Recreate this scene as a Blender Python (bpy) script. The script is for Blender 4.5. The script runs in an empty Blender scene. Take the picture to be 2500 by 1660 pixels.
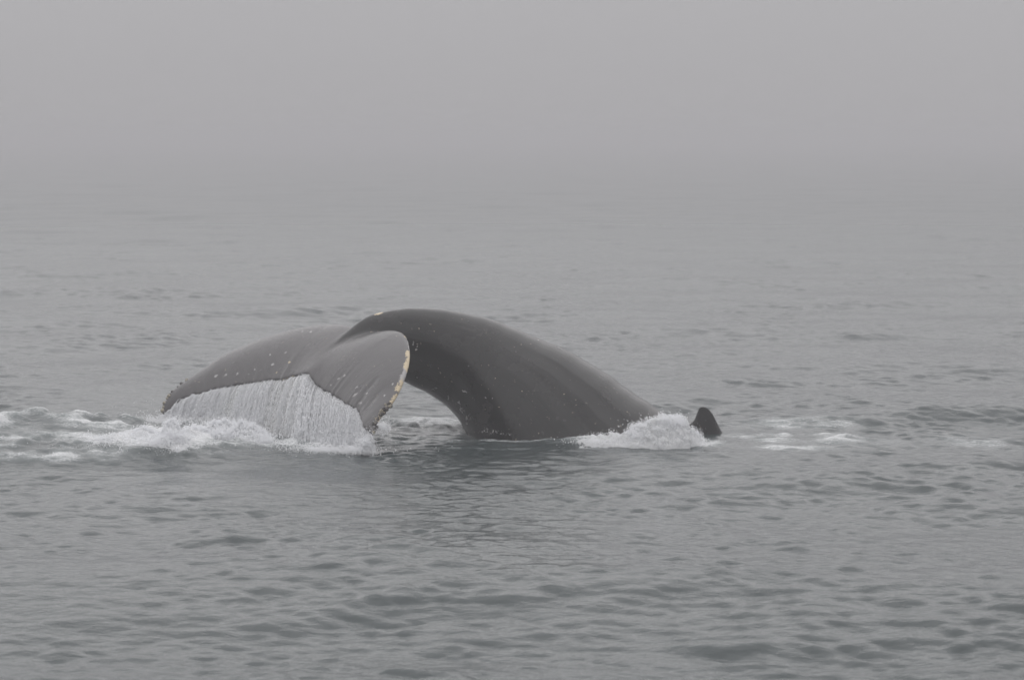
import bpy, math
import numpy as np
from mathutils import Vector, kdtree, noise

R = math.radians
S = bpy.context.scene
COL = S.collection

# ---------------------------------------------------------------- camera
F, HOR, CX, CY = 5750.0, 330.0, 1250.0, 830.0     # focal length, horizon row and centre of the 2500 px wide frame
CAMZ = 3.26                                        # metres above the sea, deck of a small boat
PITCH = math.atan((CY - HOR) / F)
cam_d = bpy.data.cameras.new('camera')
cam = bpy.data.objects.new('camera', cam_d); COL.objects.link(cam)
cam.location = (0, 0, CAMZ); cam.rotation_euler = (math.pi / 2 - PITCH, 0, 0)
cam_d.sensor_width = 36.0; cam_d.lens = F / 2500 * 36.0
cam_d.clip_start = 0.1; cam_d.clip_end = 20000
cam_d.dof.use_dof = True; cam_d.dof.focus_distance = 25.3; cam_d.dof.aperture_fstop = 3.2
S.camera = cam

# ---------------------------------------------------------------- sky and light (thick overcast, sea fog)
SUN_EL, SUN_AZ = R(76), R(-20)
W = bpy.data.worlds.new('World'); S.world = W; W.use_nodes = True
nt = W.node_tree; nt.nodes.clear()
out = nt.nodes.new('ShaderNodeOutputWorld'); bg = nt.nodes.new('ShaderNodeBackground')
sky = nt.nodes.new('ShaderNodeTexSky'); sky.sky_type = 'NISHITA'; sky.sun_disc = False
sky.sun_elevation = SUN_EL; sky.sun_rotation = SUN_AZ; sky.dust_density = 6; sky.air_density = 1.0
hs = nt.nodes.new('ShaderNodeHueSaturation'); hs.inputs['Saturation'].default_value = 0.05
mx = nt.nodes.new('ShaderNodeMix'); mx.data_type = 'RGBA'; mx.inputs[0].default_value = 0.95
mx.inputs[7].default_value = (3.70, 3.64, 3.75, 1)   # the cloud and fog deck, nearly even grey
nt.links.new(sky.outputs[0], hs.inputs['Color']); nt.links.new(hs.outputs[0], mx.inputs[6])
# an overcast deck is brighter overhead than at the horizon
tc = nt.nodes.new('ShaderNodeTexCoord'); sx = nt.nodes.new('ShaderNodeSeparateXYZ'); nt.links.new(tc.outputs['Generated'], sx.inputs[0])
gm = nt.nodes.new('ShaderNodeMath'); gm.operation = 'MULTIPLY_ADD'; gm.use_clamp = False
mz = nt.nodes.new('ShaderNodeMath'); mz.operation = 'MAXIMUM'; mz.inputs[1].default_value = 0.0
nt.links.new(sx.outputs['Z'], mz.inputs[0]); nt.links.new(mz.outputs[0], gm.inputs[0]); gm.inputs[1].default_value = 1.2; gm.inputs[2].default_value = 1.0
vm = nt.nodes.new('ShaderNodeVectorMath'); vm.operation = 'SCALE'
nt.links.new(mx.outputs[2], vm.inputs[0]); nt.links.new(gm.outputs[0], vm.inputs['Scale']); nt.links.new(vm.outputs[0], bg.inputs[0])
bg.inputs[1].default_value = 0.1
nt.links.new(bg.outputs[0], out.inputs[0])
sd = bpy.data.lights.new('sun', 'SUN'); sd.energy = 1.42; sd.angle = R(138); sd.color = (1.0, 0.985, 0.97)
sun = bpy.data.objects.new('sun', sd); COL.objects.link(sun)
sun.rotation_euler = (math.pi / 2 - SUN_EL, 0, math.pi + SUN_AZ * -1)
sun.location = (0, 20, 40)

S.view_settings.view_transform = 'Standard'; S.view_settings.look = 'None'
S.view_settings.gamma = 1; S.view_settings.use_curve_mapping = False
S.view_settings.exposure = 0.20
S.render.engine = 'CYCLES'
cy = S.cycles
cy.max_bounces = 14; cy.diffuse_bounces = 10; cy.glossy_bounces = 3; cy.transmission_bounces = 8
cy.volume_bounces = 3; cy.transparent_max_bounces = 32
cy.use_denoising = True; cy.use_adaptive_sampling = True; cy.adaptive_threshold = 0.015; cy.adaptive_min_samples = 16
try: cy.denoiser = 'OPENIMAGEDENOISE'
except Exception: pass
cy.sample_clamp_indirect = 6

# ---------------------------------------------------------------- helpers
rng = np.random.default_rng(7)
CP, SP = math.cos(PITCH), math.sin(PITCH)
def P(u, v, Y):
    """world point seen at photograph pixel (u, v) at distance Y"""
    a, b = (u - CX) / F, (CY - v) / F
    t = Y / (CP + b * SP)
    return np.array([a * t, Y, CAMZ + t * (-SP + b * CP)])
def G(u, v, z=0.0):
    """world point on the level z under photograph pixel (u, v)"""
    a, b = (u - CX) / F, (CY - v) / F
    t = (z - CAMZ) / (-SP + b * CP)
    return np.array([a * t, t * (CP + b * SP), z])
def proj(p):
    d = p - np.array([0, 0, CAMZ])
    f = d[:, 1] * CP - d[:, 2] * SP; up = d[:, 1] * SP + d[:, 2] * CP
    return CX + F * d[:, 0] / f, CY - F * up / f
def smooth(a, b, x):
    t = np.clip((x - a) / (b - a), 0, 1); return t * t * (3 - 2 * t)
def spline(pts, n, t=None):
    """Catmull-Rom through pts (k, d); n samples, or at parameters t in 0..k-1"""
    p = np.asarray(pts, float); k = len(p)
    if t is None: t = np.linspace(0, k - 1, n)
    q = np.vstack([2 * p[:1] - p[1:2], p, 2 * p[-1:] - p[-2:-1]])
    i = np.clip(np.floor(t).astype(int), 0, k - 2); f = (t - i)[:, None]
    a, b, c, d = q[i], q[i + 1], q[i + 2], q[i + 3]
    return .5 * (2 * b + (c - a) * f + (2 * a - 5 * b + 4 * c - d) * f**2 + (3 * b - a - 3 * c + d) * f**3)
def mesh_np(name, v, faces, k, smooth_n=None):
    """mesh from arrays; faces (n, k)"""
    me = bpy.data.meshes.new(name); v = np.asarray(v, np.float32); f = np.asarray(faces, np.int32)
    me.vertices.add(len(v)); me.vertices.foreach_set('co', v.ravel())
    me.loops.add(f.size); me.loops.foreach_set('vertex_index', f.ravel())
    me.polygons.add(len(f)); me.polygons.foreach_set('loop_start', np.arange(0, f.size, k, dtype=np.int32))
    me.polygons.foreach_set('use_smooth', np.arange(len(f)) < (len(f) if smooth_n is None else smooth_n))
    me.update(calc_edges=True); me.validate()
    return me
def link(name, me, mat, parent=None):
    o = bpy.data.objects.new(name, me); COL.objects.link(o)
    if mat: me.materials.append(mat)
    if parent: o.parent = parent
    return o
def tag(o, label=None, cat=None, kind=None, group=None):
    for k, x in (('label', label), ('category', cat), ('kind', kind), ('group', group)):
        if x: o[k] = x
    return o
def attr(me, name, a):
    at = me.attributes.new(name, 'FLOAT', 'POINT'); at.data.foreach_set('value', np.asarray(a, np.float32))
def grid_faces(nr, nc, wrap=False):
    i = np.arange(nr - 1)[:, None] * nc; j = np.arange(nc if wrap else nc - 1)[None, :]
    j2 = (j + 1) % nc
    return np.stack([i + j, i + j2, i + nc + j2, i + nc + j], -1).reshape(-1, 4)
class Tile:
    """periodic random field of a power spectrum, sampled bilinearly; .h height, .d horizontal pull"""
    def __init__(s, L, N, lmin, lmax, slope=None, amp=None, power=3.0, spread=0.0, ang=0.0, rot=0.0, seed=0):
        g = np.random.default_rng(seed); s.L, s.N, s.rot = L, N, rot
        k1 = np.fft.fftfreq(N, L / N) * 2 * math.pi
        kx, ky = np.meshgrid(k1, k1, indexing='ij'); k = np.hypot(kx, ky); k[0, 0] = 1
        lam = 2 * math.pi / k
        win = smooth(lmin * .7, lmin * 1.2, lam) * (1 - smooth(lmax * .8, lmax * 1.4, lam))
        A = k ** (-power) * win; A[0, 0] = 0
        if spread: A = A * (0.06 + np.abs(np.cos(np.arctan2(ky, kx) - ang)) ** spread)
        sp = A * (g.normal(size=(N, N)) + 1j * g.normal(size=(N, N)))
        f = lambda z: np.real(np.fft.ifft2(z)).astype(np.float32)
        s.h = f(sp)
        if slope:
            q = slope / math.sqrt((f(1j * kx * sp)**2 + f(1j * ky * sp)**2).mean())
        else: q = amp / s.h.std()
        s.h *= q; s.dx = f(-1j * kx / k * sp) * q; s.dy = f(-1j * ky / k * sp) * q
    def at(s, x, y, which='h'):
        c, n = math.cos(s.rot), math.sin(s.rot)
        u = (x * c + y * n) / s.L * s.N; v = (-x * n + y * c) / s.L * s.N
        i = np.floor(u).astype(int); j = np.floor(v).astype(int); fu, fv = u - i, v - j
        i %= s.N; j %= s.N; i1 = (i + 1) % s.N; j1 = (j + 1) % s.N
        def smp(a): return (a[i, j] * (1 - fu) + a[i1, j] * fu) * (1 - fv) + (a[i, j1] * (1 - fu) + a[i1, j1] * fu) * fv
        if which == 'h': return smp(s.h)
        a, b = smp(s.dx), smp(s.dy)
        return a * c - b * n, a * n + b * c

# node helpers
class NT:
    def __init__(s, name):
        s.m = bpy.data.materials.new(name); s.m.use_nodes = True; s.t = s.m.node_tree; s.t.nodes.clear()
        s.out = s.n('ShaderNodeOutputMaterial')
    def n(s, typ, **kw):
        x = s.t.nodes.new(typ)
        for k, v in kw.items(): setattr(x, k, v)
        return x
    def set(s, node, key, val):
        if hasattr(val, 'links') or isinstance(val, bpy.types.NodeSocket): s.t.links.new(val, node.inputs[key])
        else: node.inputs[key].default_value = val
    def math(s, op, a, b=0.0, c=None, clamp=False):
        x = s.n('ShaderNodeMath', operation=op, use_clamp=clamp); s.set(x, 0, a); s.set(x, 1, b)
        if c is not None: s.set(x, 2, c)
        return x.outputs[0]
    def attr(s, name, vec=False):
        return s.n('ShaderNodeAttribute', attribute_name=name).outputs['Vector' if vec else 'Fac']
    def ss(s, x, a, b):
        m = s.n('ShaderNodeMapRange', interpolation_type='SMOOTHSTEP'); s.set(m, 0, x); s.set(m, 1, a); s.set(m, 2, b)
        return m.outputs[0]
    def mix(s, f, a, b):
        m = s.n('ShaderNodeMix', data_type='RGBA'); s.set(m, 0, f); s.set(m, 6, a); s.set(m, 7, b); return m.outputs[2]
    def noise(s, scale, detail=3, rough=.55, vec=None, map_scale=None):
        x = s.n('ShaderNodeTexNoise'); s.set(x, 'Scale', scale); s.set(x, 'Detail', detail); s.set(x, 'Roughness', rough)
        if vec is None: vec = s.n('ShaderNodeTexCoord').outputs['Object']
        if map_scale:
            m = s.n('ShaderNodeMapping'); s.set(m, 'Vector', vec); m.inputs['Scale'].default_value = map_scale; vec = m.outputs[0]
        s.set(x, 'Vector', vec); return x.outputs['Fac']
    def bump(s, h, strength, dist, normal=None):
        b = s.n('ShaderNodeBump'); s.set(b, 'Height', h); s.set(b, 'Strength', strength); s.set(b, 'Distance', dist)
        if normal is not None: s.set(b, 'Normal', normal)
        return b.outputs[0]
    def principled(s, **kw):
        p = s.n('ShaderNodeBsdfPrincipled')
        for k, v in kw.items(): s.set(p, k.replace('_', ' '), v)
        return p
    def done(s, shader):
        s.t.links.new(shader, s.out.inputs['Surface']); return s.m
def rgb(r, g, b): return (r, g, b, 1.0)

# ---------------------------------------------------------------- materials
def mat_sea():
    t = NT('sea_water')
    foam = t.attr('foam')
    n1 = t.noise(8, 4, .64, map_scale=(.45, 1.3, 1)); n2 = t.noise(38, 2, .65)
    nn = t.math('ADD', t.math('MULTIPLY', n1, .6), t.math('MULTIPLY', n2, .4))
    thr = t.math('SUBTRACT', 1.0, foam)
    f = t.ss(t.math('SUBTRACT', nn, t.math('MULTIPLY_ADD', thr, .62, .18)), -.08, .20)
    milky = t.math('MULTIPLY', t.ss(foam, .05, .9), .75)
    base = t.mix(milky, rgb(.034, .045, .047), rgb(.35, .38, .38))
    # fine ripples
    r1 = t.noise(8.5, 3, .6, map_scale=(.75, 1.25, 1))
    b = t.bump(r1, .45, .03)
    bf = t.bump(n2, .8, .03, b)
    w = t.principled(Base_Color=base, Roughness=t.attr('gloss'), IOR=1.333, Normal=b)
    d = t.principled(Base_Color=rgb(.62, .63, .64), Roughness=.55, IOR=1.2, Normal=bf)
    m = t.n('ShaderNodeMixShader'); t.set(m, 0, t.math('MULTIPLY', f, t.ss(foam, .02, .2)))
    t.t.links.new(w.outputs[0], m.inputs[1]); t.t.links.new(d.outputs[0], m.inputs[2])
    return t.done(m.outputs[0])
def mat_foam():
    t = NT('white_foam')
    n = t.noise(60, 4, .6)
    d = t.principled(Base_Color=rgb(.80, .81, .82), Roughness=.5, IOR=1.25, Normal=t.bump(n, .6, .02))
    tr = t.n('ShaderNodeBsdfTranslucent'); t.set(tr, 'Color', rgb(.9, .91, .92))
    m = t.n('ShaderNodeMixShader'); t.set(m, 0, .4)
    t.t.links.new(d.outputs[0], m.inputs[1]); t.t.links.new(tr.outputs[0], m.inputs[2])
    return t.done(m.outputs[0])
def mat_drops(name, k):
    """falling aerated water: bright drops and threads that let part of the view through"""
    t = NT(name)
    d = t.n('ShaderNodeBsdfDiffuse'); t.set(d, 'Color', rgb(.93, .935, .945))
    tr = t.n('ShaderNodeBsdfTranslucent'); t.set(tr, 'Color', rgb(.93, .935, .945))
    m = t.n('ShaderNodeMixShader'); t.set(m, 0, .5)
    t.t.links.new(d.outputs[0], m.inputs[1]); t.t.links.new(tr.outputs[0], m.inputs[2])
    if k >= 1: return t.done(m.outputs[0])
    tp = t.n('ShaderNodeBsdfTransparent'); m2 = t.n('ShaderNodeMixShader'); t.set(m2, 0, k)
    t.t.links.new(tp.outputs[0], m2.inputs[1]); t.t.links.new(m.outputs[0], m2.inputs[2])
    return t.done(m2.outputs[0])
def mat_skin():
    t = NT('whale_skin')
    flow = t.attr('flow', True)
    blotch = t.noise(2.2, 4, .6); fine = t.noise(30, 3, .6)
    base = t.mix(t.ss(blotch, .35, .7), rgb(.007, .0069, .0075), rgb(.013, .0126, .013))
    fl = t.attr('fluke')
    base = t.mix(t.math('MULTIPLY', fl, .6), base, rgb(.130, .125, .129))  # wet sheen of the sky on the flukes, put into a lighter base colour
    brk = t.noise(22, 4, .65); brk2 = t.noise(55, 3, .6)
    nb = t.math('ADD', t.math('MULTIPLY', brk, .6), t.math('MULTIPLY', brk2, .4))
    def mask(a): return t.ss(t.math('ADD', t.attr(a), t.math('MULTIPLY_ADD', nb, 3.2, -1.6)), .40, .62)
    pale, ochre = mask('pale'), mask('ochre')
    base = t.mix(pale, base, rgb(.34, .33, .33))
    base = t.mix(ochre, base, rgb(.52, .43, .29))
    streak = t.noise(1.0, 3, .6, vec=flow, map_scale=(3.0, 42, 1))
    streak2 = t.noise(1.0, 2, .6, vec=flow, map_scale=(1.2, 13, 1))
    b = t.bump(streak, t.math('MULTIPLY_ADD', fl, .22, .05), .012)
    b = t.bump(streak2, .2, .02, b)
    b = t.bump(fine, .12, .004, b)
    b = t.bump(t.math('MAXIMUM', pale, ochre), .4, .006, b)
    rough = t.math('MULTIPLY_ADD', blotch, .18, .16)
    p = t.principled(Base_Color=base, Roughness=rough, IOR=1.36, Normal=b)
    return t.done(p.outputs[0])
def mat_barnacle():
    t = NT('barnacle_shell')
    oi = t.n('ShaderNodeObjectInfo').outputs['Random']
    n = t.noise(120, 3, .6)
    c = t.mix(t.ss(oi, .35, .75), rgb(.06, .055, .055), rgb(.42, .38, .30))
    c = t.mix(t.math('MULTIPLY', n, .5), c, rgb(.10, .09, .08))
    p = t.principled(Base_Color=c, Roughness=.6, Normal=t.bump(n, .5, .004))
    return t.done(p.outputs[0])

# ---------------------------------------------------------------- the sea
TA = Tile(57.0, 640, 1.2, 6.5, slope=.050, power=2.6, spread=2, ang=R(80), rot=.21, seed=1)
TB = Tile(10.1, 896, .13, .48, slope=.122, power=1.95, spread=1.1, ang=R(86), rot=-.13, seed=2)
TC = Tile(23.9, 640, .55, 1.6, slope=.042, power=2.2, spread=1.5, ang=R(98), rot=.37, seed=3)
TG = Tile(31.0, 256, 1.5, 7.0, amp=1.0, power=1.8, rot=.7, seed=9)         # wind patches
TN = Tile(6.1, 512, .10, .7, amp=1.0, power=1.9, rot=.5, seed=4)          # churned water
TM = Tile(9.7, 512, .25, 2.5, amp=1.0, power=2.2, rot=1.1, seed=5)        # broad patches
TF = Tile(3.3, 512, .03, .3, amp=1.0, power=1.6, rot=.9, seed=6)          # froth grain
def blob(x, y, u, v, sx, sy, ang=0.0):
    c = G(u, v); a = math.cos(ang), math.sin(ang); dx, dy = x - c[0], y - c[1]
    p, q = dx * a[0] + dy * a[1], -dx * a[1] + dy * a[0]
    return np.exp(-.5 * ((p / sx)**2 + (q / sy)**2))
HUMPS = [  # pixel, half sizes in metres, height: single wavelets and the swell the photograph shows
    (2250, 1022, 1.7, .32, .14, .03), (1930, 1036, .9, .25, .07, -.04), (1880, 1040, .8, .25, .05, .1), (2400, 1140, .9, .22, .07, .12),
    (545, 1318, .28, .09, .030, .03), (720, 1322, .17, .07, .022, 0), (1930, 1350, .32, .11, .036, -.04),
    (1620, 1375, .28, .08, .016, 0), (1250, 1600, .2, .09, .02, 0), (150, 1560, .16, .08, .03, 0), (1900, 1610, .13, .07, .035, 0),
    (1770, 1555, .30, .08, .03, 0), (960, 1640, .14, .06, .03, 0), (1450, 1085, .5, .12, .03, .05), (1620, 1118, .7, .14, .035, -.03),
    (250, 1150, .75, .2, .06, .02)]
CHURN = [  # pixel, sizes, amount of churn height / foam / base lift
    (-120, 1085, .75, .55, .05, .56, .12, 0), (80, 1070, .65, .45, .05, .58, .15, 0), (250, 1072, .50, .45, .055, .62, .09, 0), (140, 1105, .6, .30, .04, .52, .03, 0),
    (400, 1098, .45, .40, .09, 1.0, .10, 0), (500, 1085, .5, .40, .07, .95, .03, 0), (640, 1085, .5, .34, .04, .60, .0, 0),
    (800, 1090, .45, .30, .03, .54, .0, 0),
    (1020, 1035, .55, .55, .06, .74, .02, 0), (1120, 1045, .35, .4, .05, .6, .0, 0), (950, 1075, .35, .35, .03, .5, .0, 0),
    (1530, 1080, .55, .22, .04, .80, .04, 0), (1690, 1092, .35, .25, .03, .85, 0, 0),
    (1870, 1076, .34, .20, .012, .62, 0, 0), (1950, 1084, .75, .30, .008, .50, 0, 0), (1980, 1074, .40, .16, .015, .62, .02, 0), (2070, 1082, .22, .24, .02, .62, .03, 0), (1910, 1100, .40, .18, .006, .46, 0, 0), (2360, 1080, .34, .30, .006, .50, 0, 0),
    (1250, 1078, .75, .16, .012, .55, 0, 0), (1960, 1045, .5, .35, .015, .42, 0, 0), (60, 1120, .9, .22, .02, .66, .02, .0)]
def sea_fields(x, y, sp):
    """height and foam of the sea at x, y with sample spacing sp"""
    att = lambda lam: np.exp(-(sp / (.45 * lam))**2)
    wa, wb, wc = att(2.5), att(.28), att(.95)
    calm = 1 - .75 * np.clip(blob(x, y, 640, 1150, 1.2, .7) + .6 * blob(x, y, 1150, 1130, 1.2, .5), 0, 1)
    gust = np.clip(1 + .28 * TG.at(x, y), .4, 1.7)
    z = TA.at(x, y) * wa + TB.at(x, y) * wb * calm * gust + TC.at(x, y) * wc * calm * gust
    for (u, v, sx, sy, h, a) in HUMPS: z = z + h * blob(x, y, u, v, sx, sy, a)
    foam = np.zeros_like(x); ch = np.zeros_like(x)
    for (u, v, sx, sy, h, fo, lift, a) in CHURN:
        b = blob(x, y, u, v, sx, sy, a); ch = np.maximum(ch, h * b); z = z + lift * b
        foam = np.maximum(foam, fo * np.minimum(b * 1.25, 1))
    tn = TN.at(x, y); tm = TM.at(x, y)
    z = z + ch * (.38 * tn + .12 * np.abs(tn)) * att(.3) + ch * .12 * TF.at(x, y) * att(.06)
    foam = foam * np.clip(.85 + .22 * tm + .16 * tn, 0, 1.25)
    # small rings spreading from where the fluke tip drips
    c = G(930, 1120); d = np.hypot(x - c[0] - .2, (y - c[1]))
    z = z + .010 * np.sin(d * 28) * np.exp(-(d / .75)**2) * att(.2)
    lost = .056**2 * (1 - wa**2) + .135**2 * (1 - wb**2) + .062**2 * (1 - wc**2)
    return z, np.clip(foam, 0, 1), np.sqrt(np.sqrt(.09**4 + .45 * lost))
def build_sea():
    fine = np.arange(-12.5, 12.51, .047); out_ = 12.5 + np.cumsum(np.geomspace(.1, 12, 22)); out_ = out_[out_ < 176]
    ang = np.radians(np.concatenate([-out_[::-1], fine, out_, [180 - 1e-3]]))
    ang = np.concatenate([[-math.pi + 1e-5], ang])
    r = [.3, 1.5, 3, 5, 7, 8.5, 10, 11, 11.8, 12.4, 12.8]
    while r[-1] < 4000:
        q = r[-1]
        dr = .028 if q < 21.5 else (.022 if q < 27.5 else max(.03, 4.8e-5 * q * q))
        r.append(q + dr)
    r = np.array(r); rr, aa = np.meshgrid(r, ang, indexing='ij')
    x, y = rr * np.sin(aa), rr * np.cos(aa)
    dr = np.gradient(r)[:, None]; da = np.gradient(ang)[None, :]
    sp = np.maximum(dr * .26, rr * da)
    z, foam, gloss = sea_fields(x, y, sp)
    fx, fy = TB.at(x, y, 'd'); k = np.exp(-(sp / .12)**2) * .8
    gx, gy = TA.at(x, y, 'd'); k2 = np.exp(-(sp / 1.2)**2) * .8
    v = np.stack([x + fx * k + gx * k2, y + fy * k + gy * k2, z], -1).reshape(-1, 3)
    me = mesh_np('sea', v, grid_faces(len(r), len(ang))[:, ::-1], 4)
    attr(me, 'foam', foam.ravel()); attr(me, 'gloss', gloss.ravel())
    o = link('sea', me, mat_sea()); return tag(o, kind='structure')
sea = build_sea()

# ---------------------------------------------------------------- the whale
# dorsal line pixel, belly line pixel, distance, half width, heading of the cross axis (degrees)
ST = [(770, 890, 778, 908, 25.60, .06, 38), (800, 856, 826, 898, 25.75, .10, 38), (850, 806, 898, 898, 25.95, .19, 36), (908, 768, 955, 918, 26.08, .25, 28),
      (985, 754, 1010, 943, 26.14, .32, 16), (1059, 754, 1047, 962, 26.16, .40, 8), (1143, 766, 1086, 988, 26.15, .50, 2), (1217, 786, 1115, 1015, 26.12, .62, -4),
      (1302, 822, 1137, 1046, 26.06, .74, -7), (1376, 853, 1150, 1090, 26.0, .84, -8), (1461, 902, 1165, 1160, 25.9, .93, -10), (1535, 954, 1182, 1240, 25.78, 1.0, -11),
      (1610, 1004, 1210, 1340, 25.65, 1.06, -12), (1684, 1042, 1260, 1440, 25.5, 1.1, -13), (1776, 1088, 1340, 1560, 25.3, 1.12, -14), (1900, 1160, 1460, 1680, 25.05, 1.1, -15)]
def body_loft():
    rows = []
    for (u, v, u2, v2, Y, w, a) in ST:
        rows.append(np.concatenate([P(u, v, Y), P(u2, v2, Y), [w, math.radians(a)]]))
    n, m = 150, 72
    q = spline(rows, n); t = np.linspace(0, 2 * math.pi, m, endpoint=False)
    s = np.linspace(0, len(ST) - 1, n)[:, None]
    D, B = q[:, 0:3], q[:, 3:6]; mid, half = (D + B) / 2, (D - B) / 2
    lat = np.stack([np.sin(q[:, 7]), -np.cos(q[:, 7]), 0 * q[:, 7]], -1)
    st, ct = np.sin(t)[None, :], np.cos(t)[None, :]
    keel = np.clip(1.6 - s / 9, 1.0, 1.5)                    # narrow back ridge towards the flukes
    top = np.sign(st) * np.abs(st) ** np.where(ct > 0, keel, 0.9)
    ab = np.abs(((t + math.pi) % (2 * math.pi)) - math.pi)[None, :]
    fold = 1.3 * smooth(6.5, 10.5, s) * (.020 * np.exp(-((ab - .50) / .07)**2) + .022 * np.exp(-((ab - .80) / .09)**2)
            + .016 * np.exp(-((ab - 1.12) / .10)**2) - .018 * np.exp(-((ab - .65) / .09)**2) - .014 * np.exp(-((ab - .97) / .10)**2))
    wob = 1 + .006 * np.sin(3.1 * s + 2 * t) + fold
    w = q[:, 6][:, None] * top * wob; hgt = ct * (1 + .004 * np.sin(5 * s) + .003 * (ct > 0) * np.abs(ct)**6 * np.sin(s * 11) * smooth(2, 4, s))
    v = mid[:, None, :] + half[:, None, :] * hgt[:, :, None] + lat[:, None, :] * w[:, :, None]
    par = np.stack([np.broadcast_to(s * .45, w.shape), np.broadcast_to(ab * .6, w.shape), 0 * w], -1)
    v = v.reshape(-1, 3); f = [tuple(x) for x in grid_faces(n, m, True)]
    f += [tuple(range(m))[::-1], tuple(range((n - 1) * m, n * m))]
    return v, f, par.reshape(-1, 3)
ROOT_L = (905, 832, 26.08); NOTCH = (749, 912, 25.52)
LE = {'far': [ROOT_L, (860, 803, 26.38), (800, 798, 26.62), (750, 804, 26.74), (706, 813, 26.84), (646, 830, 26.94), (587, 853, 27.0), (543, 874, 27.0),
              (498, 904, 26.98), (463, 927, 26.94), (439, 944, 26.9), (420, 960, 26.86), (402, 986, 26.78), (396, 1012, 26.7)],
      'near': [ROOT_L, (950, 814, 25.72), (980, 814, 25.46), (994, 828, 25.24), (1000, 853, 24.98), (1000, 880, 24.76), (993, 910, 24.56), (981, 942, 24.4),
               (967, 970, 24.24), (950, 994, 24.12), (930, 1018, 24.02), (918, 1040, 23.95), (910, 1062, 23.9)]}
TE = {'far': [NOTCH, (706, 924, 25.78), (661, 930, 26.0), (617, 935, 26.18), (572, 942, 26.34), (528, 951, 26.48), (492, 961, 26.58),
              (463, 969, 26.64), (439, 981, 26.68), (418, 1002, 26.7), (397, 1014, 26.7)],
      'near': [NOTCH, (768, 942, 25.32), (800, 957, 25.1), (827, 976, 24.86), (858, 995, 24.58), (878, 1012, 24.36), (884, 1036, 24.12), (907, 1064, 23.9)]}
def curve(pts, n):
    p = np.array([P(*q) for q in pts]); c = spline(p, 400)
    d = np.concatenate([[0], np.cumsum(np.linalg.norm(np.diff(c, axis=0), axis=1))]); d /= d[-1]
    t = np.linspace(0, 1, n); return np.stack([np.interp(t, d, c[:, i]) for i in range(3)], -1)
def fluke(side, n=90, m=40):
    L, T = curve(LE[side], n), curve(TE[side], n)
    g = np.random.default_rng(3 if side == 'far' else 4)
    s = np.linspace(0, 1, n)
    nick = np.interp(s, np.linspace(0, 1, 46), g.normal(0, .010, 46)) * smooth(.02, .1, s)   # ragged trailing edge
    ch = T - L; T = T + ch / np.linalg.norm(ch, axis=1)[:, None] * nick[:, None]; ch = T - L
    tan = np.gradient(L + T, axis=0)
    nor = np.cross(ch, tan) if side == 'far' else np.cross(tan, ch)
    nor /= np.linalg.norm(nor, axis=1)[:, None] + 1e-9
    if nor[n // 2, 2] < 0: nor = -nor
    for _ in range(12): nor[1:-1] = (nor[:-2] + nor[1:-1] + nor[2:]) / 3
    nor[-8:] = nor[-9]
    c = np.linspace(0, 1, m)
    prof = np.sqrt(np.clip(c, 0, 1)) * (1 - c) ** .95 * 2.1
    thick = (.21 * (1 - s) ** 1.4 + .055 * (1 - s) + .020)[:, None] * (.5 * prof[None, :]) + .016 * np.sqrt(np.clip(c * 40, 0, 1)) * np.sqrt(np.clip((1 - c) * 40, 0, 1))
    thick = np.maximum(thick, .012)
    bulge = (.05 * np.sin(math.pi * c)[None, :] * np.sin(math.pi * np.clip(s, 0, 1) ** .8)[:, None])
    # shallow furrows running with the flow, deepest towards the near tip
    fur = -.012 * np.exp(-((s[:, None] - .55 - .10 * c[None, :]) / .02)**2) * smooth(.35, .6, c)[None, :] - .010 * np.exp(-((s[:, None] - .67 - .12 * c[None, :]) / .02)**2) * smooth(.25, .6, c)[None, :]
    mid = L[:, None, :] + ch[:, None, :] * c[None, :, None] + nor[:, None, :] * (bulge + fur * (side == 'near'))[:, :, None]
    top = mid + nor[:, None, :] * thick[:, :, None]; bot = mid - nor[:, None, :] * (thick * .8)[:, :, None]
    ring = np.concatenate([top, bot[:, ::-1]], 1); k = 2 * m
    par = np.stack([np.broadcast_to(c[None, :] * 1.1, (n, m)), np.broadcast_to(s[:, None] * 2.2, (n, m)), np.ones((n, m))], -1)
    par = np.concatenate([par, par[:, ::-1]], 1)
    f = [tuple(x) for x in grid_faces(n, k, True)] + [tuple(range(k))[::-1], tuple(range((n - 1) * k, n * k))]
    return ring.reshape(-1, 3), f, par.reshape(-1, 3), L, T, nor
FIN = [(1646, 1075), (1674, 1040), (1688, 1031), (1696, 1020), (1702, 1003), (1707, 995), (1716, 991), (1729, 996), (1740, 1007), (1748, 1023), (1755, 1038), (1763, 1054), (1772, 1070), (1786, 1081), (1804, 1120)]
def fin():
    o = spline([P(u, v, 25.36) for u, v in FIN], 90); g = P(1728, 1110, 25.36)
    lat = np.array([math.sin(R(-13)), -math.cos(R(-13)), 0]); rows = []
    for k, t in enumerate(np.linspace(-1, 1, 13)):
        sc = math.sqrt(max(1 - t * t, .0004)); 
        hgt = smooth(1.25, .2, -(0) + 0) if False else 1
        q = g + (o - g) * (1 - .16 * (1 - sc) / 1)
        rows.append(q + lat * (t * .085 * np.clip((o[:, 2:3].max() - q[:, 2:3] + .03) / .35, .22, 1.2)))
    v = np.array(rows).reshape(-1, 3); m = 90
    f = [tuple(x) for x in grid_faces(13, m, True)] + [tuple(range(m))[::-1], tuple(range(12 * m, 13 * m))]
    return v, f
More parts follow.
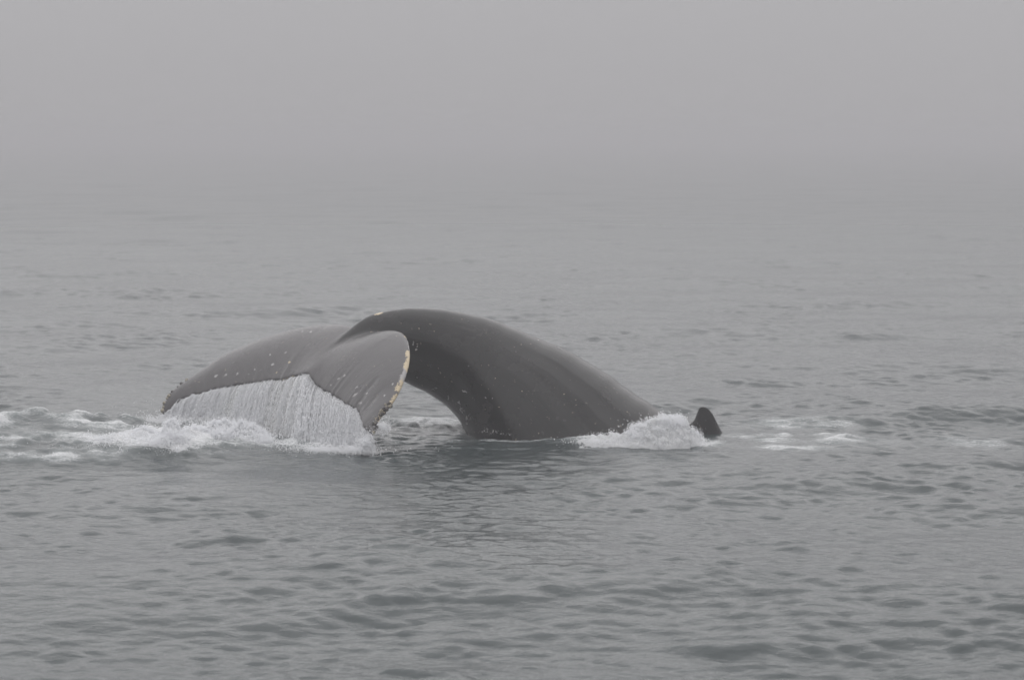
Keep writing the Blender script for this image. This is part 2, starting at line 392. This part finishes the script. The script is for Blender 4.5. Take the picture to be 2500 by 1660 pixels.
def build_whale():
    V, Fc, PAR = [], [], []
    bv, bf, bp = body_loft(); parts = [(bv, bf)]; src = [(bv, bp)]; edges = {}
    for side in ('far', 'near'):
        fv, ff, fp, L, T, nor = fluke(side); parts.append((fv, ff)); src.append((fv, fp)); edges[side] = (L, T, nor)
    parts.append(fin())
    off = 0
    for v, f in parts:
        V.append(v); Fc += [tuple(i + off for i in q) for q in f]; off += len(v)
    me = bpy.data.meshes.new('hull'); me.from_pydata(np.concatenate(V).tolist(), [], Fc)
    import bmesh
    bm = bmesh.new(); bm.from_mesh(me); bmesh.ops.recalc_face_normals(bm, faces=bm.faces); bm.to_mesh(me); bm.free()
    tmp = bpy.data.objects.new('hull', me); COL.objects.link(tmp)
    md = tmp.modifiers.new('r', 'REMESH'); md.mode = 'VOXEL'; md.voxel_size = .0125
    dg = bpy.context.evaluated_depsgraph_get(); ev = tmp.evaluated_get(dg)
    m2 = bpy.data.meshes.new_from_object(ev); bpy.data.objects.remove(tmp)
    bm = bmesh.new(); bm.from_mesh(m2)                       # the deep part under the sea is not needed
    bmesh.ops.delete(bm, geom=[x for x in bm.verts if x.co.z < -.35], context='VERTS'); bm.to_mesh(m2); bm.free()
    n = len(m2.vertices); v = np.empty(n * 3, np.float32); m2.vertices.foreach_get('co', v); v = v.reshape(-1, 3).astype(float)
    ne = len(m2.edges); e = np.empty(ne * 2, np.int32); m2.edges.foreach_get('vertices', e); e = e.reshape(-1, 2)
    deg = np.bincount(e.ravel(), minlength=n).astype(float)[:, None]
    # which part and flow coordinates each vertex belongs to
    kd = kdtree.KDTree(sum(len(a) for a, _ in src)); al = np.concatenate([b for _, b in src]); i = 0
    for a, _ in src:
        for p in a: kd.insert(p, i); i += 1
    kd.balance()
    near = np.fromiter((kd.find(p)[1] for p in v), int, n); flow = al[near].astype(np.float32)
    # blend the seams: strong where flukes, ridge and stock meet, light elsewhere
    c0, c1 = P(935, 812, 25.9), P(770, 895, 25.6)
    ax = c1 - c0; tt = np.clip(((v - c0) @ ax) / (ax @ ax), 0, 1); dist = np.linalg.norm(v - (c0 + tt[:, None] * ax), axis=1)
    fb = np.linalg.norm(v - P(1728, 1078, 25.36), axis=1)
    w = np.maximum(np.clip(1.15 - dist / .42, 0, 1), np.clip(1.1 - np.abs(fb - .05) / .3, 0, .6))
    def lap(x):
        a = np.zeros_like(x); 
        for k in range(x.shape[1]):
            a[:, k] = np.bincount(e[:, 0], x[e[:, 1], k], n) + np.bincount(e[:, 1], x[e[:, 0], k], n)
        return a / deg
    for _ in range(45): v = v + (lap(v) - v) * (.6 * w[:, None])
    for _ in range(3): v = v + (lap(v) - v) * .4
    fl = flow[:, 2:3].astype(float)
    for _ in range(12): fl = lap(fl)
    m2.vertices.foreach_set('co', v.astype(np.float32).ravel()); m2.update()
    m2.polygons.foreach_set('use_smooth', np.ones(len(m2.polygons), bool))
    nr = np.empty(n * 3, np.float32); m2.vertices.foreach_get('normal', nr); nr = nr.reshape(-1, 3)
    # natural markings: worn and scarred edges, scattered scars
    u, q = proj(v); face = (nr @ np.array([0, -1, .1])) > -.25
    pale = np.zeros(n); ochre = np.zeros(n)
    def edge_mark(line, s0, s1, width, arr, amt):
        k = len(line); seg = line[int(s0 * (k - 1)):int(s1 * (k - 1)) + 1]
        t2 = kdtree.KDTree(len(seg))
        for i, p in enumerate(seg): t2.insert(p, i)
        t2.balance()
        lo, hi = seg.min(0) - .15, seg.max(0) + .15
        idx = np.where(((v > lo) & (v < hi)).all(1))[0]
        for i in idx:
            d = t2.find(v[i])[2]; arr[i] = max(arr[i], amt * max(0, 1 - (d / width)**2))
    nL, nT, fL, fT = edges['near'][0], edges['near'][1], edges['far'][0], edges['far'][1]
    edge_mark(nL, .30, .36, .045, ochre, .75); edge_mark(nL, .40, .52, .024, pale, .75); edge_mark(nL, .51, .62, .07, ochre, .95)
    edge_mark(nL, .61, .71, .075, pale, .95); edge_mark(nL, .71, .76, .07, ochre, .75); edge_mark(nL, .79, .84, .05, ochre, .8); edge_mark(nL, .74, .98, .05, pale, .45)
    edge_mark(nL, .90, .95, .06, ochre, .65)
    edge_mark(fT, .01, .06, .022, pale, .8); edge_mark(fT, .10, .20, .022, ochre, .8); edge_mark(fT, .34, .40, .022, pale, .7); edge_mark(fL, .86, 1, .05, pale, .5)
    def spot(x, y, sx, sy, arr, amt=1.0, ang=0.0):
        c, s_ = math.cos(ang), math.sin(ang); sx *= .72; sy *= .66; a = (u - x) * c + (q - y) * s_; b = -(u - x) * s_ + (q - y) * c
        arr[:] = np.maximum(arr, face * amt * np.exp(-.5 * ((a / sx)**2 + (b / sy)**2)))
    k1 = .2964; SL = -.7
    for (x, y, sx, sy) in [(1065, 573, 5, 3), (1045, 492, 3.5, 2.5), (1170, 475, 3, 2), (970, 618, 5, 2.5), (680, 655, 5, 3.5), (775, 643, 6, 3), (595, 670, 6, 2.5), (918, 612, 3, 2), (868, 652, 3, 2),
                           (1655, 665, 5, 2.5), (1605, 690, 4, 2.5), (1740, 825, 9, 2.5), (1752, 765, 5, 2.5), (1785, 890, 5, 4), (2050, 735, 4, 3), (1840, 812, 3.5, 2.5), (1985, 830, 3, 2.5), (1545, 742, 3, 2), (1310, 300, 3, 2), (1380, 302, 3, 2)]:
        spot(350 + x * k1, 720 + y * k1, sx, sy, pale, .9, SL)
    for (x, y) in [(1205, 552), (1097, 638)]: spot(350 + x * k1, 720 + y * k1, 4, 2.5, ochre, .9, SL)
    spot(925, 764, 9, 4.5, ochre, 1.1, -.35)
    k2 = .2551
    for (x, y, sx, sy, a, an) in [(625, 465, 3, 6, .85, .3), (655, 510, 2.5, 7, .7, .2), (1110, 922, 11, 3, .75, .4), (830, 897, 14, 4, .6, -.3), (1060, 1030, 3, 5, .8, -.4), (958, 990, 2.5, 9, .7, .1), (1210, 1000, 12, 3, .55, .6),
                                  (575, 822, 5, 2, .7, -.4), (1150, 682, 2.5, 2.5, .8, 0), (1315, 985, 2.5, 2.5, .8, 0), (1378, 985, 2.5, 2.5, .7, 0), (660, 790, 2.5, 2.5, .7, 0), (1140, 1190, 8, 18, .55, .1),
                                  (1360, 1310, 26, 9, .45, .1), (1500, 1330, 22, 7, .42, .2), (1820, 430, 3, 2.5, .6, 0), (1605, 548, 2.5, 2, .6, 0), (1085, 1100, 6, 14, .5, -.5)]:
        spot(850 + x * k2, 720 + y * k2, sx, sy, pale, a, an)
    g = np.random.default_rng(11)
    attr(m2, 'pale', pale); attr(m2, 'ochre', ochre); attr(m2, 'fluke', np.clip(fl[:, 0], 0, 1))
    fa = m2.attributes.new('flow', 'FLOAT_VECTOR', 'POINT'); fa.data.foreach_set('vector', flow.ravel())
    base = P(1300, 1080, 26.0)
    root = bpy.data.objects.new('humpback_whale', None); COL.objects.link(root); root.location = base
    tag(root, 'dark grey diving humpback whale with arched back, small dorsal fin and dripping tail flukes', 'whale')
    m2.transform(__import__('mathutils').Matrix.Translation(-Vector(base)))
    m2.materials.clear(); body = link('body', m2, mat_skin(), root)
    # barnacles crusting the fluke tips
    m = 9; t = np.linspace(0, 2 * math.pi, m, endpoint=False); rings = []
    for rad, z in ((1.0, -.25), (.9, .25), (.62, .8), (.42, .86), (.28, .45)):
        rr_ = rad * (1 + .10 * np.cos(3 * t) + .06 * np.sin(5 * t)); rings.append(np.stack([rr_ * np.cos(t), rr_ * np.sin(t), np.full(m, z)], -1))
    bm_v = np.concatenate(rings); bf_ = [tuple(x) for x in grid_faces(5, m, True)] + [tuple(range(4 * m, 5 * m))]
    bme = bpy.data.meshes.new('barnacle'); bme.from_pydata(bm_v.tolist(), [], bf_); bme.materials.append(mat_barnacle())
    kd3 = kdtree.KDTree(n)
    for i, p in enumerate(v): kd3.insert(p, i)
    kd3.balance()
    for side, cnt, s0 in (('near', 34, .80), ('far', 30, .80)):
        L, T, no = edges[side]
        for _ in range(cnt):
            s = g.uniform(s0, 1.0) ** .8; s = min(max(s, s0), .998); i = int(s * 89)
            p = L[i] + (T[i] - L[i]) * abs(g.normal(0, .06)) + no[i] * g.uniform(-.03, .05) + g.normal(0, .008, 3)
            j = kd3.find(p)[1]
            b = bpy.data.objects.new('barnacle', bme); COL.objects.link(b); b.parent = root
            b.location = Vector(v[j] - base); b.rotation_euler = Vector(nr[j]).to_track_quat('Z', 'Y').to_euler()
            b.scale = (1, 1, g.uniform(.7, 1.2)); b.scale = Vector(b.scale) * g.uniform(.011, .024)
    return root, edges
whale, EDGES = build_whale()

# ---------------------------------------------------------------- falling water and spray
DROP_V = np.array([(1, 0, -.55), (-.5, .87, -.55), (-.5, -.87, -.55), (0, 0, 1.1)], float) * 1.25
DROP_F = np.array([(0, 2, 1), (0, 1, 3), (1, 2, 3), (2, 0, 3)])
def drops_geo(c, size, stretch=None):
    """many small droplets: centres c (n,3), radii (n,), stretch along a vector (n,3) in metres"""
    n = len(c); v = c[:, None, :] + DROP_V[None] * size[:, None, None] * rng.uniform(.7, 1.3, (n, 4, 1))
    if stretch is not None: v = v + stretch[:, None, :] * DROP_V[None, :, 2:3]
    f = DROP_F[None] + (np.arange(n) * 4)[:, None, None]
    return v.reshape(-1, 3), f.reshape(-1, 3)
def merge(geos):
    V, Fc, o = [], [], 0
    for v, f in geos: V.append(v); Fc.append(f + o); o += len(v)
    return np.concatenate(V), np.concatenate(Fc)
def sea_z(x, y):
    return sea_fields(np.asarray(x, float), np.asarray(y, float), np.full(np.shape(x), .03))[0]
def strands(p0, v0, tend, rad, seg=7):
    """threads of falling water, three sided"""
    n = len(p0); t = np.linspace(0, 1, seg)[None, :, None] * tend[:, None, None]
    c = p0[:, None, :] + v0[:, None, :] * t + np.array([0, 0, -4.9]) * t * t
    c = c + rng.normal(0, .004, c.shape) * np.linspace(0, 1.5, seg)[None, :, None]
    r = rad[:, None] * rng.uniform(.5, 1.4, (n, seg)); r[:, 0] *= .6
    a = rng.uniform(0, 6.28, (n, 1)) + np.zeros((1, seg)); ring = []
    for k in range(3):
        an = a + k * 2.094; ring.append(c + np.stack([np.cos(an) * r, np.sin(an) * r, 0 * r], -1))
    v = np.stack(ring, 2)                                     # n, seg, 3, 3
    idx = np.arange(n * seg * 3).reshape(n, seg, 3); fs = []
    for k in range(3):
        k2 = (k + 1) % 3
        a_, b_, c_, d_ = idx[:, :-1, k], idx[:, :-1, k2], idx[:, 1:, k2], idx[:, 1:, k]
        fs += [np.stack([a_, b_, c_], -1).reshape(-1, 3), np.stack([a_, c_, d_], -1).reshape(-1, 3)]
    return v.reshape(-1, 3), np.concatenate(fs)
def STREAK(s): return np.array([.5 + .5 * noise.noise((x * 9, .3, 0)) + .4 * noise.noise((x * 31, 1.3, 0)) for x in np.atleast_1d(s)]).clip(0, 1.4)
def curtain(side, name, label, dens, vel, n, nd, rad, mat):
    T, nor = EDGES[side][1], EDGES[side][2]; k = len(T)
    s = rng.choice(np.linspace(0, 1, 400), n * 2, p=dens(np.linspace(0, 1, 400)) / dens(np.linspace(0, 1, 400)).sum()) + rng.uniform(-.002, .002, n * 2)
    s = np.clip(s, 0, 1); s = s[:n]
    # threads gather in bundles
    s = np.clip(s + .006 * np.sin(s * 170 + 2 * np.sin(s * 31)), 0, 1)
    p = np.stack([np.interp(s * (k - 1), np.arange(k), T[:, i]) for i in range(3)], -1)
    p = p + rng.normal(0, .012, p.shape) * [1, 1.6, .6]
    v = vel(s) + rng.normal(0, .06, (n, 3)) * [1, 1.5, .8]
    h = np.maximum(p[:, 2] - .0, .03)
    te = (v[:, 2] + np.sqrt(v[:, 2]**2 + 19.6 * h)) / 9.8
    tstart = np.where(rng.random(n) < .6, 0, rng.uniform(0, .6, n)) * te; ln = rng.uniform(.35, 1.0, n) * te
    p1 = p + v * tstart[:, None] - np.array([0, 0, 4.9]) * tstart[:, None]**2
    v1 = v - np.array([0, 0, 9.8]) * tstart[:, None]
    te2 = np.minimum(ln, te - tstart); g1 = strands(p1, v1, te2, rng.uniform(*rad, n))
    i = rng.integers(0, n, nd); t = te[i] * rng.uniform(0, 1, nd) ** .7
    c = p[i] + v[i] * t[:, None] - np.array([0, 0, 4.9]) * t[:, None]**2 + rng.normal(0, .025, (nd, 3)) * t[:, None] / .3
    vv = v[i] - np.array([0, 0, 9.8]) * t[:, None]
    g2 = drops_geo(c, np.where(rng.random(nd) < .25, rng.uniform(.004, .0065, nd), rng.uniform(.0015, .0042, nd)), vv * rng.uniform(.002, .008, (nd, 1)))
    V, Fc = merge([g1, g2]); me = mesh_np(name, V, Fc, 3, len(g1[1]))
    return tag(link(name, me, mat), label, 'falling water', 'stuff')
DROP = mat_drops('falling_water', .74); FOAM = mat_foam(); SPRAY = mat_drops('spray_water', .7); FROTH = mat_drops('froth_drops', 1.0)
curtain('far', 'water_curtain', 'thin white sheet of water pouring off the far left fluke', lambda s: (.5 + .9 * smooth(.3, .75, s) * (1 - smooth(.93, 1, s))) * (.06 + 1.9 * STREAK(s * 2) ** 2.2),
        lambda s: np.stack([-.42 + 0 * s, -.3 - .9 * (1 - s) ** 1.5, -.15 + 0 * s], -1), 1150, 34000, (.0010, .0042), DROP)
curtain('near', 'water_curtain', 'dense white sheet of water pouring off the near fluke', lambda s: (.9 + .4 * s) * (1 - .92 * smooth(.84, .95, s)) * (.12 + 1.8 * STREAK(s * 2.0 + 5) ** 2.0),
        lambda s: np.stack([-.22 + .45 * s ** 2, -.45 - 1.25 * (1 - s) ** 1.3, -.1 + 0 * s], -1), 1500, 46000, (.0012, .0048), DROP)

def puff(specs, n, size, flat=1.0):
    """droplets round ragged spray heaps: specs of (u, v, Y, sx, sy, sz, weight)"""
    w = np.array([q[6] for q in specs], float); w /= w.sum(); out_ = []
    for q, k in zip(specs, (w * n).astype(int)):
        c = P(q[0], q[1], q[2])
        d = rng.normal(0, 1, (k, 3)); 
        # ragged: pull drops on to random spikes
        j = rng.integers(0, 26, k); dirs = rng.normal(0, 1, (26, 3)); dirs /= np.linalg.norm(dirs, axis=1)[:, None]; dirs[:, 2] = np.abs(dirs[:, 2])
        amt = rng.gamma(1.3, .5, k)[:, None]
        d = np.where((rng.random(k) < .4)[:, None], dirs[j] * amt * 1.5 + d * .22, d * .85)
        out_.append(c + d * np.array(q[3:6]))
    c = np.concatenate(out_); c = c[c[:, 2] > -.02]
    r = rng.gamma(2.2, size / 2.2, len(c)); r = np.clip(r, size * .3, size * 3.2)
    return drops_geo(c, r)
def heap(name, label, outline, Yc, depth, rough, puffs, npuff, size, cat):
    """a heap of churned foam on the sea: outline = (u, top v) silhouette at distance Yc, rounded in depth"""
    us = np.array([o[0] for o in outline], float); vs = np.array([o[1] for o in outline], float)
    nu, nv = 230, 76
    U = np.linspace(us[0], us[-1], nu); Vt = np.interp(U, us, vs)
    top = np.array([P(a, b, Yc) for a, b in zip(U, Vt)]); x = top[:, 0]; q = np.linspace(-1, 1, nv)
    h = np.maximum(top[:, 2] - sea_z(x, np.full(nu, Yc)), .004) * .9
    X = np.repeat(x[:, None], nv, 1); Y = Yc + q[None, :] * depth * (.6 + .4 * np.clip(h / h.max(), 0, 1))[:, None]
    hump = h[:, None] * np.cos(q * math.pi / 2)[None, :] ** 1.5
    rim = np.array([noise.noise(Vector((a, b, 2.0)) * 9) + .6 * noise.noise(Vector((a, b, 5.0)) * 23) for a, b in zip(X.ravel(), Y.ravel())]).reshape(nu, nv)
    en = np.minimum(smooth(0, .10, np.linspace(0, 1, nu)), smooth(0, .10, np.linspace(1, 0, nu)))[:, None] * smooth(0, .22, 1 - np.abs(q))[None, :]
    B = np.stack([X, Y, sea_z(X, Y) - .07 * (1 - en) - .004 + hump * (.25 + .75 * en) + .028 * rim * (1 - smooth(.03, .12, hump))], -1)
    gu, gv = np.gradient(B, axis=0), np.gradient(B, axis=1); N = np.cross(gu, gv); N /= np.linalg.norm(N, axis=2)[:, :, None]
    k = smooth(0, .07, hump) * np.minimum(smooth(0, .08, np.linspace(0, 1, nu)), smooth(0, .08, np.linspace(1, 0, nu)))[:, None]
    flat = B.reshape(-1, 3)
    d = np.array([.9 * abs(noise.noise(Vector(p) * 6)) + 1.0 * abs(noise.noise(Vector(p) * 14)) + .7 * abs(noise.noise(Vector(p) * 31)) + .45 * noise.noise(Vector(p) * 70) for p in flat]).reshape(nu, nv) - .45
    w = np.array([noise.noise(Vector(p) * 5 + Vector((7, 3, 1))) for p in flat]).reshape(nu, nv)
    V1 = B + N * (k * rough * d)[:, :, None]; V1[:, :, 0] += k * rough * .8 * w
    g1v = V1.reshape(-1, 3); gf = grid_faces(nu, nv); gt = np.concatenate([gf[:, [0, 1, 2]], gf[:, [0, 2, 3]]])
    # froth and thrown drops standing off the heap, in tufts
    pw = (hump.ravel() + .01) * (.15 + np.clip(d.ravel() + w.ravel(), 0, 2)); pw /= pw.sum()
    ii = rng.choice(len(g1v), npuff, p=pw); nn = N.reshape(-1, 3)[ii]; tuft = np.clip(.5 + 1.6 * w.ravel()[ii] + .9 * d.ravel()[ii], .15, 2.2)
    c = g1v[ii] + nn * (rng.exponential(.009, npuff) * tuft)[:, None] + rng.normal(0, .007, (npuff, 3))
    c[:, 2] += rng.exponential(.005, npuff) * tuft; c = c[c[:, 2] > -.02]
    g2 = drops_geo(c, np.clip(rng.gamma(3, size / 3, len(c)), size * .4, size * 2.5))
    V, Fc = merge([(g1v, gt), g2] + ([puff(puffs, npuff // 4, size)] if puffs else []))
    me = mesh_np(name, V, Fc, 3, len(gt)); o = link(name, me, FOAM); me.materials.append(FROTH)
    me.polygons.foreach_set('material_index', (np.arange(len(Fc)) >= len(gt)).astype(np.int32)); me.update()
    return tag(o, label, cat, 'stuff')
heap('splash', 'heap of white foam washing over the back before the dorsal fin',
     [(1380, 1090), (1420, 1083), (1480, 1072), (1530, 1062), (1553, 1046), (1566, 1048), (1582, 1036), (1600, 1018), (1625, 1011), (1650, 1013), (1675, 1022), (1682, 1042), (1692, 1058), (1706, 1073), (1730, 1087), (1760, 1104)],
     24.55, .46, .050, [(1570, 1040, 24.5, .10, .1, .03, .3), (1660, 1056, 24.45, .05, .1, .04, .6), (1735, 1096, 24.4, .07, .1, .025, 1), (1620, 1022, 24.5, .10, .1, .02, .5), (1450, 1078, 24.4, .2, .1, .02, .6)], 15000, .0026, 'splash')
heap('splash', 'fluffy white foam heap at the foot of the far water curtain',
     [(395, 1085), (430, 1062), (470, 1046), (505, 1044), (540, 1036), (565, 1042), (600, 1040), (632, 1052), (655, 1064), (672, 1085)],
     24.75, .36, .055, [(480, 1060, 24.6, .22, .15, .05, 1), (560, 1060, 24.6, .22, .15, .06, 1.2), (640, 1075, 24.6, .12, .12, .04, .7)], 30000, .0026, 'splash')
heap('splash', 'rolling lump of white foam at the crest left of the tail',
     [(170, 1105), (220, 1088), (270, 1078), (330, 1070), (370, 1066), (405, 1060), (440, 1062), (470, 1072), (485, 1088), (492, 1108)],
     24.05, .58, .036, [(300, 1090, 24.0, .3, .15, .03, 1)], 24000, .0028, 'splash')
def spray(name, label, specs, n, size):
    v, f = puff(specs, n, size); me = mesh_np(name, v, f, 3, 0); return tag(link(name, me, SPRAY), label, 'spray', 'stuff')
spray('spray', 'fine white spray hanging round the far fluke tip',
      [(385, 1035, 26.4, .16, .2, .05, 1), (430, 1035, 26.2, .25, .2, .06, 1.2), (520, 1035, 26.0, .3, .2, .05, 1), (345, 1045, 26.2, .2, .2, .04, .5)], 12000, .003)
spray('spray', 'fine white spray below the near fluke tip',
      [(895, 1080, 23.9, .05, .08, .06, .5), (870, 1098, 24.0, .12, .14, .025, 1.0), (790, 1100, 24.2, .24, .14, .035, 2.0), (680, 1096, 24.5, .2, .14, .03, 1.0), (935, 1045, 23.95, .05, .06, .05, .35)], 16000, .003)

# ---------------------------------------------------------------- sea fog
def build_haze():
    a, z0, z1 = 4100, -1.6, 4.4
    v = [(x, y, z) for z in (z0, z1) for x, y in ((-a, -a), (a, -a), (a, a), (-a, a))]
    f = [(3, 2, 1, 0), (4, 5, 6, 7), (0, 1, 5, 4), (1, 2, 6, 5), (2, 3, 7, 6), (3, 0, 4, 7)]
    me = bpy.data.meshes.new('haze'); me.from_pydata(v, [], f)
    t = NT('sea_fog'); p = t.n('ShaderNodeVolumePrincipled')
    t.set(p, 'Color', rgb(.678, .669, .685)); t.set(p, 'Density', .0054); t.set(p, 'Anisotropy', .0)
    t.t.links.new(p.outputs[0], t.out.inputs['Volume'])
    o = link('haze', me, t.m); return tag(o, kind='stuff', label='even grey sea fog over the water', cat='fog')
build_haze()
